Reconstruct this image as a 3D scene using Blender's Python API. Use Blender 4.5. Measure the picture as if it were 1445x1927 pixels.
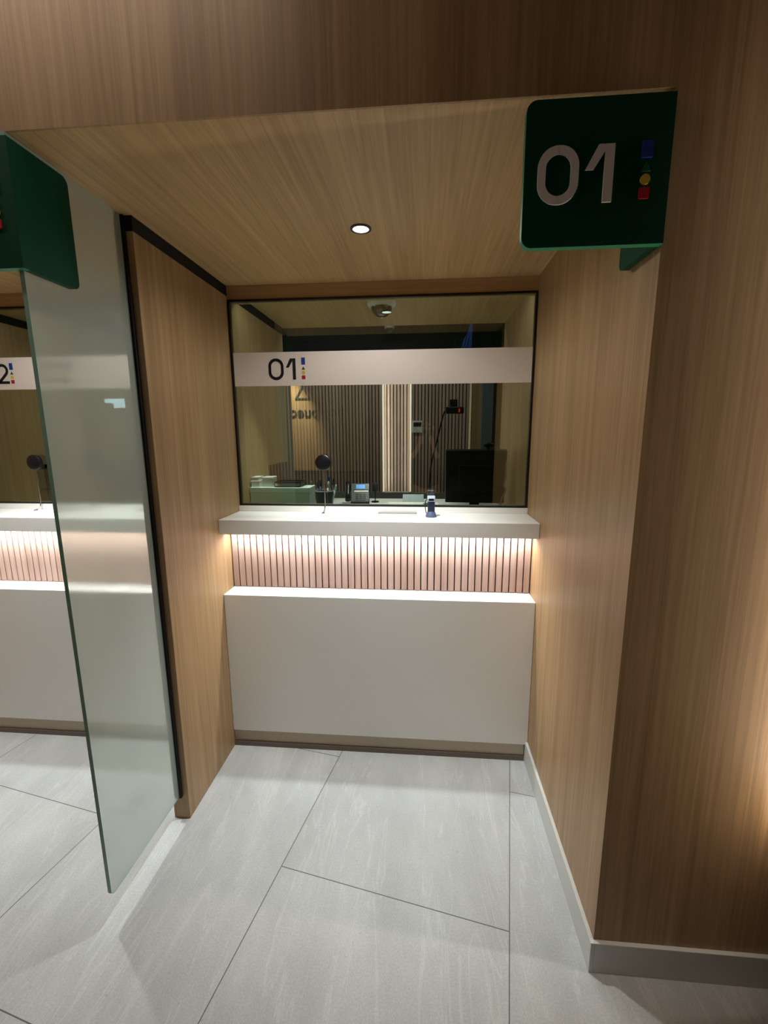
import bpy, bmesh, math, random
from mathutils import Vector, Matrix
random.seed(7)
S = bpy.context.scene
for o in list(bpy.data.objects):
    bpy.data.objects.remove(o)
COL = S.collection
PI = math.pi

# ------------------------------------------------------------------ camera
EYE = Vector((0.0, 0.0, 1.58))
YAW, PITCH, ROLL, FPX = 0.0822, 0.1767, 0.0046, 815.04
cam = bpy.data.cameras.new('camera')
cam_o = bpy.data.objects.new('camera', cam)
COL.objects.link(cam_o)
S.camera = cam_o
f = Vector((-math.sin(YAW) * math.cos(PITCH), math.cos(YAW) * math.cos(PITCH), -math.sin(PITCH)))
r0 = Vector((math.cos(YAW), math.sin(YAW), 0))
u0 = r0.cross(f)
cr, sr = math.cos(ROLL), math.sin(ROLL)
r = r0 * cr - u0 * sr
u = u0 * cr + r0 * sr
M = Matrix((( r.x, u.x, -f.x, EYE.x), (r.y, u.y, -f.y, EYE.y), (r.z, u.z, -f.z, EYE.z), (0, 0, 0, 1)))
cam_o.matrix_world = M
cam.sensor_fit = 'VERTICAL'
cam.sensor_height = 36.0
cam.lens = FPX / 1927 * 36.0
cam.shift_x = (722.5 - 730.87) / 1927
cam.shift_y = (962.6 - 963.5) / 1927
cam.clip_start = 0.01

# ------------------------------------------------------------------ view, world, lights
S.view_settings.view_transform = 'Standard'
S.view_settings.look = 'None'
S.view_settings.gamma = 1.0
S.view_settings.use_curve_mapping = False
S.view_settings.exposure = 0.0
S.cycles.use_denoising = True
S.cycles.max_bounces = 10
S.cycles.diffuse_bounces = 5
S.cycles.glossy_bounces = 5
S.cycles.transmission_bounces = 8
S.cycles.transparent_max_bounces = 12
S.cycles.sample_clamp_indirect = 6.0
S.cycles.blur_glossy = 0.3
w = bpy.data.worlds.new('world')
S.world = w
w.use_nodes = True
w.node_tree.nodes['Background'].inputs[0].default_value = (0.9, 0.95, 1.0, 1)
w.node_tree.nodes['Background'].inputs[1].default_value = 0.0

def light(name, kind, loc, energy, color=(1, 1, 1), target=None, **kw):
    d = bpy.data.lights.new(name, kind)
    d.energy = energy
    d.color = color
    for k, v in kw.items():
        setattr(d, k, v)
    o = bpy.data.objects.new(name, d)
    o.location = loc
    if target is not None:
        o.rotation_euler = (Vector(target) - Vector(loc)).to_track_quat('-Z', 'Y').to_euler()
    COL.objects.link(o)
    return o

WARM = (1.0, 0.86, 0.70)
NEUT = (1.0, 0.97, 0.92)
COOL = (0.93, 0.97, 1.0)
YF_ = 1.0843
# recessed downlights over the two teller windows
for x in (-0.228, -1.77):
    light('downlight_beam', 'SPOT', (x, 1.648, 2.272), 92, (0.97, 1.0, 0.965), (x, 2.0, 0), spot_size=1.39, spot_blend=1.0, shadow_soft_size=0.028)
    light('downlight_spill', 'SPOT', (x, 1.648, 2.272), 12, (1.0, 0.98, 0.90), (x, 1.648, 0), spot_size=2.9, spot_blend=0.5, shadow_soft_size=0.028)
# led lines under the two counters
for x in (-0.222, -1.765):
    light('counter_led_light', 'AREA', (x, 1.99, 1.108), 6.2, (0.94, 0.97, 1.0), (x, 1.99, 0), shape='RECTANGLE', size=1.44, size_y=0.012)
# lobby ceiling lights
light('lobby_light', 'AREA', (-1.4, 0.72, 2.96), 6.0, (1.0, 0.84, 0.70), (-1.4, 1.08, 2.45), shape='RECTANGLE', size=1.9, size_y=0.1)
light('lobby_light', 'SPOT', (-2.4, -0.9, 2.9), 32, NEUT, (0.4, 1.55, 1.0), spot_size=0.55, spot_blend=0.8, shadow_soft_size=0.12)
light('panel_backlight', 'AREA', (1.06, YF_ - 0.045, 1.5), 10.0, (1.0, 0.86, 0.70), (0.99, YF_ + 0.055, 1.5), shape='RECTANGLE', size=0.03, size_y=1.9)
light('lobby_sign_light', 'SPOT', (-2.2, -2.0, 2.9), 420, WARM, (-2.2, -2.58, 1.9), spot_size=0.9, spot_blend=0.7, shadow_soft_size=0.04)
# dim office lights
light('office_light', 'SPOT', (-0.25, 2.9, 2.27), 60, NEUT, (-0.25, 2.98, 1.1), spot_size=0.9, spot_blend=0.5, shadow_soft_size=0.05)
light('office_light', 'AREA', (-0.7, 3.5, 2.85), 10, NEUT, (-0.7, 3.5, 0), shape='RECTANGLE', size=1.5, size_y=0.3)
for x in (-0.66, 0.22, -2.20, -1.32):
    light('office_front_light', 'AREA', (x, 2.275, 2.254), 0.75, COOL, (x, 2.75, 1.1), shape='RECTANGLE', size=0.45, size_y=0.02)
light('office_light', 'SPOT', (-0.76, 2.275, 2.24), 42, COOL, (-0.72, 2.40, 1.2), spot_size=0.85, spot_blend=0.6, shadow_soft_size=0.03)  # added spot, only there to brighten the green box and pen pot
light('strip_wash', 'AREA', (-0.390, 4.285, 1.68), 1.5, (1.0, 0.94, 0.93), (0.0, 4.335, 1.68), shape='RECTANGLE', size=0.008, size_y=1.3)
light('strip_wash', 'AREA', (-0.148, 4.285, 1.68), 0.6, (1.0, 0.94, 0.93), (-0.6, 4.335, 1.68), shape='RECTANGLE', size=0.008, size_y=1.3)

# ------------------------------------------------------------------ materials
def lin(c):
    return tuple(((v / 255) / 12.92 if v / 255 <= 0.04045 else ((v / 255 + 0.055) / 1.055) ** 2.4) for v in c)

MATS = {}
def mat(name, rgb=(200, 200, 200), rough=0.5, metal=0.0, emit=None, estr=1.0, coat=0.0, linear=None, spec=0.5, bump=None):
    if name in MATS:
        return MATS[name]
    m = bpy.data.materials.new(name)
    m.use_nodes = True
    nt = m.node_tree
    b = nt.nodes['Principled BSDF']
    c = linear or lin(rgb)
    b.inputs['Base Color'].default_value = (*c, 1)
    b.inputs['Roughness'].default_value = rough
    b.inputs['Metallic'].default_value = metal
    b.inputs['Coat Weight'].default_value = coat
    b.inputs['Specular IOR Level'].default_value = spec
    if emit:
        b.inputs['Emission Color'].default_value = (*lin(emit), 1)
        b.inputs['Emission Strength'].default_value = estr
    # slight procedural unevenness of the finish
    tc = nt.nodes.new('ShaderNodeTexCoord')
    nz = nt.nodes.new('ShaderNodeTexNoise')
    nz.inputs['Scale'].default_value = bump[0] if bump else 40
    nz.inputs['Detail'].default_value = 3
    bp = nt.nodes.new('ShaderNodeBump')
    bp.inputs['Strength'].default_value = bump[1] if bump else 0.02
    bp.inputs['Distance'].default_value = 0.002
    nt.links.new(tc.outputs['Object'], nz.inputs['Vector'])
    nt.links.new(nz.outputs['Fac'], bp.inputs['Height'])
    nt.links.new(bp.outputs['Normal'], b.inputs['Normal'])
    MATS[name] = m
    return m

def wood(name, axis, light_c, dark_c, rough=0.45, scale=1.0):
    m = bpy.data.materials.new(name)
    m.use_nodes = True
    nt = m.node_tree
    N, L = nt.nodes, nt.links
    b = N['Principled BSDF']
    tc = N.new('ShaderNodeTexCoord')
    def noise(sc, stretch, detail, rough_=0.6, dist=0.0):
        mp = N.new('ShaderNodeMapping')
        s = [sc, sc, sc]
        s[axis] = sc * stretch
        mp.inputs['Scale'].default_value = s
        n = N.new('ShaderNodeTexNoise')
        n.inputs['Scale'].default_value = 1.0
        n.inputs['Detail'].default_value = detail
        n.inputs['Roughness'].default_value = rough_
        n.inputs['Distortion'].default_value = dist
        L.new(tc.outputs['Object'], mp.inputs['Vector'])
        L.new(mp.outputs['Vector'], n.inputs['Vector'])
        return n.outputs['Fac']
    broad = noise(9 * scale, 0.035, 2, 0.5, 0.4)
    mid = noise(48 * scale, 0.022, 3, 0.6, 0.8)
    fine = noise(230 * scale, 0.014, 2, 0.6, 0.2)
    def madd(a, fa, bb, fb):
        x = N.new('ShaderNodeMath'); x.operation = 'MULTIPLY'; x.inputs[1].default_value = fa; L.new(a, x.inputs[0])
        y = N.new('ShaderNodeMath'); y.operation = 'MULTIPLY_ADD'; y.inputs[1].default_value = fb
        L.new(bb, y.inputs[0]); L.new(x.outputs[0], y.inputs[2])
        return y.outputs[0]
    t = madd(broad, 0.30, mid, 0.42)
    t2 = N.new('ShaderNodeMath'); t2.operation = 'MULTIPLY_ADD'; t2.inputs[1].default_value = 0.28
    L.new(fine, t2.inputs[0]); L.new(t, t2.inputs[2])
    cr_ = N.new('ShaderNodeValToRGB')
    cr_.color_ramp.elements[0].position = 0.34
    cr_.color_ramp.elements[0].color = (*lin(dark_c), 1)
    cr_.color_ramp.elements[1].position = 0.66
    cr_.color_ramp.elements[1].color = (*lin(light_c), 1)
    L.new(t2.outputs[0], cr_.inputs[0])
    L.new(cr_.outputs[0], b.inputs['Base Color'])
    bp = N.new('ShaderNodeBump')
    bp.inputs['Strength'].default_value = 0.12
    bp.inputs['Distance'].default_value = 0.002
    L.new(t2.outputs[0], bp.inputs['Height'])
    L.new(bp.outputs['Normal'], b.inputs['Normal'])
    b.inputs['Roughness'].default_value = rough
    MATS[name] = m
    return m

WL, WD = (188, 156, 115), (143, 112, 76)
wood_z = wood('oak_vertical', 2, WL, WD)
wood_y = wood('oak_along_depth_bounce_lit', 1, (210, 176, 126), (166, 131, 88))  # ceiling oak, colour lightened to stand in for bounced light
wood_x = wood('oak_along_width_bounce_lit', 0, (206, 172, 132), (170, 136, 100))  # header oak, likewise paler in place of light bounced upward
wood_slat = wood('oak_slat', 2, (212, 184, 170), (178, 146, 130), 0.5)

def stone():
    m = bpy.data.materials.new('stone_tile')
    m.use_nodes = True
    nt = m.node_tree; N, L = nt.nodes, nt.links
    b = N['Principled BSDF']
    tc = N.new('ShaderNodeTexCoord')
    # tile grid, turned 10.8 degrees against the booth
    th = math.radians(10.8)
    def dot(vx, vy, off):
        d = N.new('ShaderNodeVectorMath'); d.operation = 'DOT_PRODUCT'
        d.inputs[1].default_value = (vx, vy, 0)
        L.new(tc.outputs['Object'], d.inputs[0])
        a = N.new('ShaderNodeMath'); a.operation = 'SUBTRACT'; a.inputs[1].default_value = off
        L.new(d.outputs['Value'], a.inputs[0])
        return a.outputs[0]
    un = dot(math.cos(th), -math.sin(th), 0.066)
    vn = dot(math.sin(th), math.cos(th), 1.197)
    cb = N.new('ShaderNodeCombineXYZ')
    L.new(vn, cb.inputs[0]); L.new(un, cb.inputs[1])
    br = N.new('ShaderNodeTexBrick')
    br.offset = 0.5; br.offset_frequency = 2; br.squash = 1.0
    br.inputs['Scale'].default_value = 1.0
    br.inputs['Brick Width'].default_value = 1.15
    br.inputs['Row Height'].default_value = 0.8175
    br.inputs['Mortar Size'].default_value = 0.0016
    br.inputs['Mortar Smooth'].default_value = 0.0
    br.inputs['Bias'].default_value = 0.0
    br.inputs['Color1'].default_value = (0.96, 0.96, 0.96, 1)
    br.inputs['Color2'].default_value = (1.04, 1.04, 1.04, 1)
    br.inputs['Mortar'].default_value = (1, 1, 1, 1)
    L.new(cb.outputs[0], br.inputs['Vector'])
    def nz(scale, detail, rough, mp=None, dist=0):
        n = N.new('ShaderNodeTexNoise')
        n.inputs['Scale'].default_value = scale; n.inputs['Detail'].default_value = detail
        n.inputs['Roughness'].default_value = rough; n.inputs['Distortion'].default_value = dist
        if mp:
            k = N.new('ShaderNodeMapping'); k.inputs['Scale'].default_value = mp[0]; k.inputs['Rotation'].default_value = (0, 0, mp[1])
            L.new(tc.outputs['Object'], k.inputs['Vector']); L.new(k.outputs[0], n.inputs['Vector'])
        else:
            L.new(tc.outputs['Object'], n.inputs['Vector'])
        return n.outputs['Fac']
    def ramp(fac, stops):
        c = N.new('ShaderNodeValToRGB')
        while len(c.color_ramp.elements) < len(stops):
            c.color_ramp.elements.new(0.5)
        for e, (p, col) in zip(c.color_ramp.elements, stops):
            e.position = p; e.color = (col * 0.99, col * 1.012, col * 1.015, 1) if not isinstance(col, tuple) else (*col, 1)
        L.new(fac, c.inputs[0])
        return c.outputs[0]
    def mix(kind, fac, a, bb):
        x = N.new('ShaderNodeMix'); x.data_type = 'RGBA'; x.blend_type = kind
        if isinstance(fac, float): x.inputs[0].default_value = fac
        else: L.new(fac, x.inputs[0])
        for s, v in ((6, a), (7, bb)):
            if isinstance(v, tuple): x.inputs[s].default_value = (*v, 1)
            else: L.new(v, x.inputs[s])
        return x.outputs[2]
    base = ramp(nz(3.2, 6, 0.62, ((1.6, 0.7, 1), 0.5)), [(0.3, 0.48), (0.7, 0.63)])
    grain = ramp(nz(190, 3, 0.7), [(0.3, 0.84), (0.7, 1.10)])
    vein = ramp(nz(2.6, 5, 0.55, ((3.2, 0.45, 1), 0.85), 0.8), [(0.485, 0.0), (0.5, 1.0), (0.515, 0.0)])
    speck = ramp(nz(60, 1, 0.4), [(0.74, 0.0), (0.79, 1.0)])
    c1 = mix('MULTIPLY', 1.0, base, grain)
    c2 = mix('MULTIPLY', 1.0, c1, br.outputs['Color'])
    sc_ = N.new('ShaderNodeMath'); sc_.operation = 'MULTIPLY'; sc_.inputs[1].default_value = 0.22; L.new(vein, sc_.inputs[0])
    c3 = mix('MIX', sc_.outputs[0], c2, (0.84, 0.85, 0.84))
    ss = N.new('ShaderNodeMath'); ss.operation = 'MULTIPLY'; ss.inputs[1].default_value = 0.25; L.new(speck, ss.inputs[0])
    c4 = mix('MIX', ss.outputs[0], c3, (0.2, 0.2, 0.19))
    c5 = mix('MIX', br.outputs['Fac'], c4, (0.13, 0.13, 0.125))
    L.new(c5, b.inputs['Base Color'])
    b.inputs['Roughness'].default_value = 0.52
    b.inputs['Specular IOR Level'].default_value = 0.35
    MATS['stone'] = m
    return m
stone_m = stone()

def glass_pane():
    m = bpy.data.materials.new('reflective_glass')
    m.use_nodes = True
    nt = m.node_tree; N, L = nt.nodes, nt.links
    N.remove(N['Principled BSDF'])
    out = N['Material Output']
    t = N.new('ShaderNodeBsdfTransparent'); t.inputs[0].default_value = (0.66, 0.75, 0.66, 1)
    g = N.new('ShaderNodeBsdfGlossy'); g.inputs['Color'].default_value = (0.88, 1.0, 0.80, 1); g.inputs['Roughness'].default_value = 0.0
    fr = N.new('ShaderNodeFresnel'); fr.inputs[0].default_value = 2.75
    mx = N.new('ShaderNodeMixShader')
    L.new(fr.outputs[0], mx.inputs[0]); L.new(t.outputs[0], mx.inputs[1]); L.new(g.outputs[0], mx.inputs[2])
    L.new(mx.outputs[0], out.inputs[0])
    return m
pane_m = glass_pane()
def clear_m():
    m = bpy.data.materials.new('clear_glass_back')
    m.use_nodes = True
    nt = m.node_tree; N, L = nt.nodes, nt.links
    N.remove(N['Principled BSDF'])
    t = N.new('ShaderNodeBsdfTransparent'); t.inputs[0].default_value = (0.95, 0.99, 0.95, 1)
    L.new(t.outputs[0], N['Material Output'].inputs[0])
    return m
clear_m = clear_m()

def frosted():
    m = bpy.data.materials.new('frosted_glass')
    m.use_nodes = True
    nt = m.node_tree; N, L = nt.nodes, nt.links
    N.remove(N['Principled BSDF'])
    out = N['Material Output']
    rf = N.new('ShaderNodeBsdfRefraction'); rf.inputs['Color'].default_value = (0.93, 0.97, 0.95, 1)
    rf.inputs['Roughness'].default_value = 0.2; rf.inputs['IOR'].default_value = 1.18
    tl = N.new('ShaderNodeBsdfTranslucent'); tl.inputs[0].default_value = (0.80, 0.87, 0.83, 1)
    df = N.new('ShaderNodeBsdfDiffuse'); df.inputs[0].default_value = (0.55, 0.61, 0.58, 1)
    m1 = N.new('ShaderNodeMixShader'); m1.inputs[0].default_value = 0.5
    L.new(tl.outputs[0], m1.inputs[1]); L.new(df.outputs[0], m1.inputs[2])
    m2 = N.new('ShaderNodeMixShader'); m2.inputs[0].default_value = 0.58
    L.new(rf.outputs[0], m2.inputs[1]); L.new(m1.outputs[0], m2.inputs[2])
    g = N.new('ShaderNodeBsdfGlossy'); g.inputs['Roughness'].default_value = 0.02
    fr = N.new('ShaderNodeFresnel'); fr.inputs[0].default_value = 1.5
    m3 = N.new('ShaderNodeMixShader')
    L.new(fr.outputs[0], m3.inputs[0]); L.new(m2.outputs[0], m3.inputs[1]); L.new(g.outputs[0], m3.inputs[2])
    L.new(m3.outputs[0], out.inputs[0])
    return m
frost_m = frosted()

white_solid = mat('white_solid_surface', (238, 237, 234), 0.42)
black_m = mat('black_metal', (14, 14, 14), 0.4)
gap_m = mat('black_gap', (6, 6, 6), 0.8)
green_face = mat('dark_green_face', (0, 66, 44), 0.6, spec=0.15)
green_edge = mat('green_edge', (12, 126, 86), 0.45)
grey_base = mat('grey_baseboard', (214, 216, 213), 0.5)
band_m = mat('white_vinyl', (236, 226, 220), 0.6)
ink_m = mat('black_ink', (12, 16, 26), 0.5)
blue_m = mat('blue_ink', (20, 62, 150), 0.5)
dgreen_m = mat('green_ink', (20, 90, 50), 0.5)
yellow_m = mat('yellow_ink', (224, 190, 60), 0.5)
red_m = mat('red_ink', (184, 24, 40), 0.5)
letter_m = mat('white_letter', (235, 228, 224), 0.5)
toe_m = mat('brown_toe_kick', (196, 182, 160), 0.5)
toe_dark = mat('dark_plinth', (112, 98, 90), 0.6)
chrome = mat('brushed_steel', (190, 190, 190), 0.25, 1.0)
plastic_b = mat('black_plastic', (13, 13, 15), 0.35)
plastic_g = mat('charcoal_plastic', (38, 40, 50), 0.4)
plastic_w = mat('white_plastic', (222, 222, 218), 0.4)
dark_wall = mat('dark_paint', (30, 30, 28), 0.8)

# ------------------------------------------------------------------ mesh helpers
def finish(name, bm, m, parent=None, smooth=False, bevel=0.0, seg=2):
    me = bpy.data.meshes.new(name)
    bmesh.ops.recalc_face_normals(bm, faces=bm.faces)
    bm.to_mesh(me)
    bm.free()
    for mm in (m if isinstance(m, (list, tuple)) else [m]):
        me.materials.append(mm)
    if smooth:
        for p in me.polygons:
            p.use_smooth = True
    o = bpy.data.objects.new(name, me)
    COL.objects.link(o)
    if parent is not None:
        o.parent = parent
    if bevel:
        b = o.modifiers.new('bevel', 'BEVEL')
        b.width = bevel; b.segments = seg; b.limit_method = 'ANGLE'; b.angle_limit = math.radians(40)
    return o

def add_box(bm, x0, x1, y0, y1, z0, z1, mi=0):
    vs = [bm.verts.new(v) for v in ((x0, y0, z0), (x1, y0, z0), (x1, y1, z0), (x0, y1, z0), (x0, y0, z1), (x1, y0, z1), (x1, y1, z1), (x0, y1, z1))]
    fs = []
    for q in ((0, 3, 2, 1), (4, 5, 6, 7), (0, 1, 5, 4), (1, 2, 6, 5), (2, 3, 7, 6), (3, 0, 4, 7)):
        f_ = bm.faces.new([vs[i] for i in q]); f_.material_index = mi; fs.append(f_)
    return fs

def box(name, x0, x1, y0, y1, z0, z1, m, parent=None, bevel=0.0, seg=2):
    bm = bmesh.new()
    add_box(bm, x0, x1, y0, y1, z0, z1)
    return finish(name, bm, m, parent, False, bevel, seg)

def add_prism(bm, pts, axis, a0, a1):
    """outline of (p,q) points extruded along an axis; p,q are the other two axes in order"""
    def mk(p, q, a):
        v = [p, q]; v.insert(axis, a); return v
    A = [bm.verts.new(mk(p, q, a0)) for p, q in pts]
    B = [bm.verts.new(mk(p, q, a1)) for p, q in pts]
    bm.faces.new(A); bm.faces.new(list(reversed(B)))
    n = len(pts)
    for i in range(n):
        bm.faces.new((A[i], B[i], B[(i + 1) % n], A[(i + 1) % n]))

def prism(name, pts, axis, a0, a1, m, parent=None, bevel=0.0):
    bm = bmesh.new(); add_prism(bm, pts, axis, a0, a1)
    return finish(name, bm, m, parent, False, bevel)

def rrect(x0, x1, z0, z1, rad, n=8, corners=(1, 1, 1, 1)):
    """bottom-left, bottom-right, top-right, top-left"""
    P = []
    for k, (cx, cz, a) in enumerate(((x0 + rad, z0 + rad, PI), (x1 - rad, z0 + rad, 1.5 * PI), (x1 - rad, z1 - rad, 0), (x0 + rad, z1 - rad, 0.5 * PI))):
        if corners[k]:
            for i in range(n + 1):
                t = a + 0.5 * PI * i / n
                P.append((cx + rad * math.cos(t), cz + rad * math.sin(t)))
        else:
            P.append(((x0, z0), (x1, z0), (x1, z1), (x0, z1))[k])
    return P

def add_ring(bm, outer, inner, y0, y1):
    """outline with a hole, in the XZ plane; outer and inner have equal length"""
    n = len(outer)
    V = {}
    for k, (pts, y) in enumerate(((outer, y0), (inner, y0), (outer, y1), (inner, y1))):
        V[k] = [bm.verts.new((p, y, q)) for p, q in pts]
    for i in range(n):
        j = (i + 1) % n
        bm.faces.new((V[0][i], V[0][j], V[1][j], V[1][i]))
        bm.faces.new((V[2][j], V[2][i], V[3][i], V[3][j]))
        bm.faces.new((V[0][j], V[0][i], V[2][i], V[2][j]))
        bm.faces.new((V[1][i], V[1][j], V[3][j], V[3][i]))

def add_ribbon(bm, pts, width, y0, y1):
    """stroke of constant width along a polyline in XZ"""
    n = len(pts)
    Lp, Rp = [], []
    for i, p in enumerate(pts):
        a = Vector(pts[max(i - 1, 0)]); b = Vector(pts[min(i + 1, n - 1)])
        d = (b - a).normalized(); nn = Vector((-d.y, d.x)) * width / 2
        if 0 < i < n - 1:
            d1 = (Vector(p) - a).normalized()
            c = max(0.5, abs(Vector((-d1.y, d1.x)).dot(nn.normalized())))
            nn = nn / c
        Lp.append((p[0] + nn.x, p[1] + nn.y)); Rp.append((p[0] - nn.x, p[1] - nn.y))
    add_prism_strip(bm, Lp, Rp, y0, y1)

def add_prism_strip(bm, A, B, y0, y1):
    n = len(A)
    r_ = [[bm.verts.new((p, y, q)) for p, q in pts] for pts, y in ((A, y0), (B, y0), (A, y1), (B, y1))]
    for i in range(n - 1):
        bm.faces.new((r_[0][i], r_[0][i + 1], r_[1][i + 1], r_[1][i]))
        bm.faces.new((r_[2][i + 1], r_[2][i], r_[3][i], r_[3][i + 1]))
        bm.faces.new((r_[0][i + 1], r_[0][i], r_[2][i], r_[2][i + 1]))
        bm.faces.new((r_[1][i], r_[1][i + 1], r_[3][i + 1], r_[3][i]))
    for i in (0, n - 1):
        bm.faces.new((r_[0][i], r_[1][i], r_[3][i], r_[2][i]))

def add_lathe(bm, prof, seg=32, axis=2, origin=(0, 0, 0)):
    """profile of (radius, height) spun round an axis"""
    rows = []
    o = Vector(origin)
    for rad, h in prof:
        row = []
        if rad < 1e-6:
            v = [0, 0, 0]; v[axis] = h
            row = [bm.verts.new(Vector(v) + o)]
        else:
            for i in range(seg):
                t = 2 * PI * i / seg
                a, b = rad * math.cos(t), rad * math.sin(t)
                v = [a, b]; v.insert(axis, h)
                row.append(bm.verts.new(Vector(v) + o))
        rows.append(row)
    for A, B in zip(rows, rows[1:]):
        for i in range(seg):
            j = (i + 1) % seg
            if len(A) == 1 and len(B) == 1: continue
            if len(A) == 1: bm.faces.new((A[0], B[i], B[j]))
            elif len(B) == 1: bm.faces.new((A[i], A[j], B[0]))
            else: bm.faces.new((A[i], A[j], B[j], B[i]))

def lathe(name, prof, m, parent=None, seg=32, axis=2, origin=(0, 0, 0), smooth=True):
    bm = bmesh.new(); add_lathe(bm, prof, seg, axis, origin)
    o = finish(name, bm, m, parent, smooth)
    if smooth:
        try:
            o.data.set_sharp_from_angle(angle=math.radians(40))
        except Exception:
            pass
    return o

def add_tube(bm, pts, rad, seg=10, cap=True):
    pts = [Vector(p) for p in pts]
    n = len(pts)
    rads = rad if isinstance(rad, (list, tuple)) else [rad] * n
    up = Vector((0, 0, 1))
    rows = []
    prev = None
    for i, p in enumerate(pts):
        d = (pts[min(i + 1, n - 1)] - pts[max(i - 1, 0)]).normalized()
        if prev is None:
            a = d.cross(up)
            if a.length < 1e-3: a = d.cross(Vector((1, 0, 0)))
            a.normalize()
        else:
            a = (prev - d * prev.dot(d)).normalized()
        prev = a
        b = d.cross(a)
        rows.append([bm.verts.new(p + (a * math.cos(2 * PI * k / seg) + b * math.sin(2 * PI * k / seg)) * rads[i]) for k in range(seg)])
    for A, B in zip(rows, rows[1:]):
        for k in range(seg):
            bm.faces.new((A[k], A[(k + 1) % seg], B[(k + 1) % seg], B[k]))
    if cap:
        bm.faces.new(rows[0]); bm.faces.new(list(reversed(rows[-1])))

def spline(pts, n=8):
    P = [Vector(p) for p in pts]
    out = []
    for i in range(len(P) - 1):
        p0, p1, p2, p3 = P[max(i - 1, 0)], P[i], P[i + 1], P[min(i + 2, len(P) - 1)]
        for k in range(n):
            t = k / n
            out.append(0.5 * ((2 * p1) + (p2 - p0) * t + (2 * p0 - 5 * p1 + 4 * p2 - p3) * t * t + (3 * p1 - p0 - 3 * p2 + p3) * t ** 3))
    out.append(P[-1])
    return out

def tube(name, pts, rad, m, parent=None, seg=10, n=0):
    bm = bmesh.new()
    add_tube(bm, spline(pts, n) if n else pts, rad, seg)
    return finish(name, bm, m, parent, True)

def thing(name, label, cat, loc=(0, 0, 0), rot=(0, 0, 0), group=None):
    o = bpy.data.objects.new(name, None)
    o.empty_display_size = 0.05
    COL.objects.link(o)
    o.location = loc; o.rotation_euler = rot
    return tag(o, label, cat, group)

def tag(o, label, cat, group=None):
    o['label'] = label; o['category'] = cat
    if group: o['group'] = group
    return o

def struct(o):
    o['kind'] = 'structure'
    return o

def text_mesh(name, txt, size, m, parent, depth=0.006):
    cu = bpy.data.curves.new(name, 'FONT')
    cu.body = txt; cu.size = size; cu.extrude = depth
    to = bpy.data.objects.new('tmp', cu)
    COL.objects.link(to)
    dg = bpy.context.evaluated_depsgraph_get()
    me = bpy.data.meshes.new_from_object(to.evaluated_get(dg))
    bpy.data.objects.remove(to)
    me.materials.clear(); me.materials.append(m)
    me.name = name
    o = bpy.data.objects.new(name, me)
    COL.objects.link(o); o.parent = parent
    return o

# ------------------------------------------------------------------ dimensions
XL, XR = -0.9594, 0.5138            # booth 01, inner faces
XL2 = -1.0283                       # far face of the partition
PITCH_X = -1.542                    # next booth
YF, YP, YU, YS, YW = 1.0843, 1.9169, 1.9188, 2.0331, 2.1731
ZC = 2.2866
ZP = 2.2405
Z1, Z2, Z2B, ZB, ZT = 0.821, 1.1884, 1.119, 1.2162, 2.2224
YL = 1.4865
YO = 4.30                           # office back wall

# ------------------------------------------------------------------ setting
struct(box('floor', -4.2, 3.0, -2.62, 4.5, -0.05, 0.0, stone_m))
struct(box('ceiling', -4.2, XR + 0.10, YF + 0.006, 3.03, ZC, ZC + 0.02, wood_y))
struct(box('wall_fascia', -4.2, XR, YF, YF + 0.006, ZC, 3.0, wood_z))
struct(box('wall_front', XR, 3.0, YF, YF + 0.12, 0, 3.0, wood_z))
struct(box('wall_right', XR, XR + 0.12, YF + 0.12, 3.03, 0, ZC, wood_z))
def partition(name, dx):            # runs on behind the glass, cut away low down at its back end
    struct(prism(name, [(YL, 0), (2.62, 0), (2.62, 1.393), (3.01, 1.393), (3.01, ZP), (YL, ZP)], 0, XL2 + dx, XL + dx, wood_z, None, 0.002))
partition('wall_left', 0)
partition('wall_booth_left', PITCH_X)
bm = bmesh.new()                    # wall under and over the teller windows
for dx in (0, PITCH_X):
    add_box(bm, XL + dx, XR + dx, 2.062, 2.25, 0, Z2B - 0.004)
    add_box(bm, XL + dx, XR + dx, 2.178, 2.25, Z2B - 0.004, ZB)
struct(finish('wall_back', bm, dark_wall))
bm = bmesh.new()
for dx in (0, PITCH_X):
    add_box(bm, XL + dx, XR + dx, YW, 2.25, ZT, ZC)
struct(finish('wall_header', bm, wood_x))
# black shadow gap on top of the partition and black channel at its front edge
struct(box('trim_1', XL2 + 0.002, XL + 0.0005, YL - 0.0005, 3.0105, ZP, ZC, gap_m))
struct(box('trim_3', XL2 + PITCH_X + 0.002, XL + PITCH_X + 0.0005, YL - 0.0005, 3.0105, ZP, ZC, gap_m))
struct(box('trim_2', -1.027, -0.983, YL - 0.012, YL - 0.0002, 0.105, ZC - 0.001, gap_m))
# grey stone baseboards on the right
struct(box('baseboard_right', XR - 0.012, XR, YF - 0.012, 1.925, 0, 0.1068, grey_base, bevel=0.0015))
struct(box('baseboard_front', XR + 0.0002, 3.0, YF - 0.012, YF, 0, 0.1068, grey_base, bevel=0.0015))
struct(box('unseen_backlit_panel', 0.995, 2.3, YF - 0.078, YF - 0.060, 0.42, 2.6, wood_z))  # unseen panel hiding the backlight, edge widened to keep light off the floor
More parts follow.
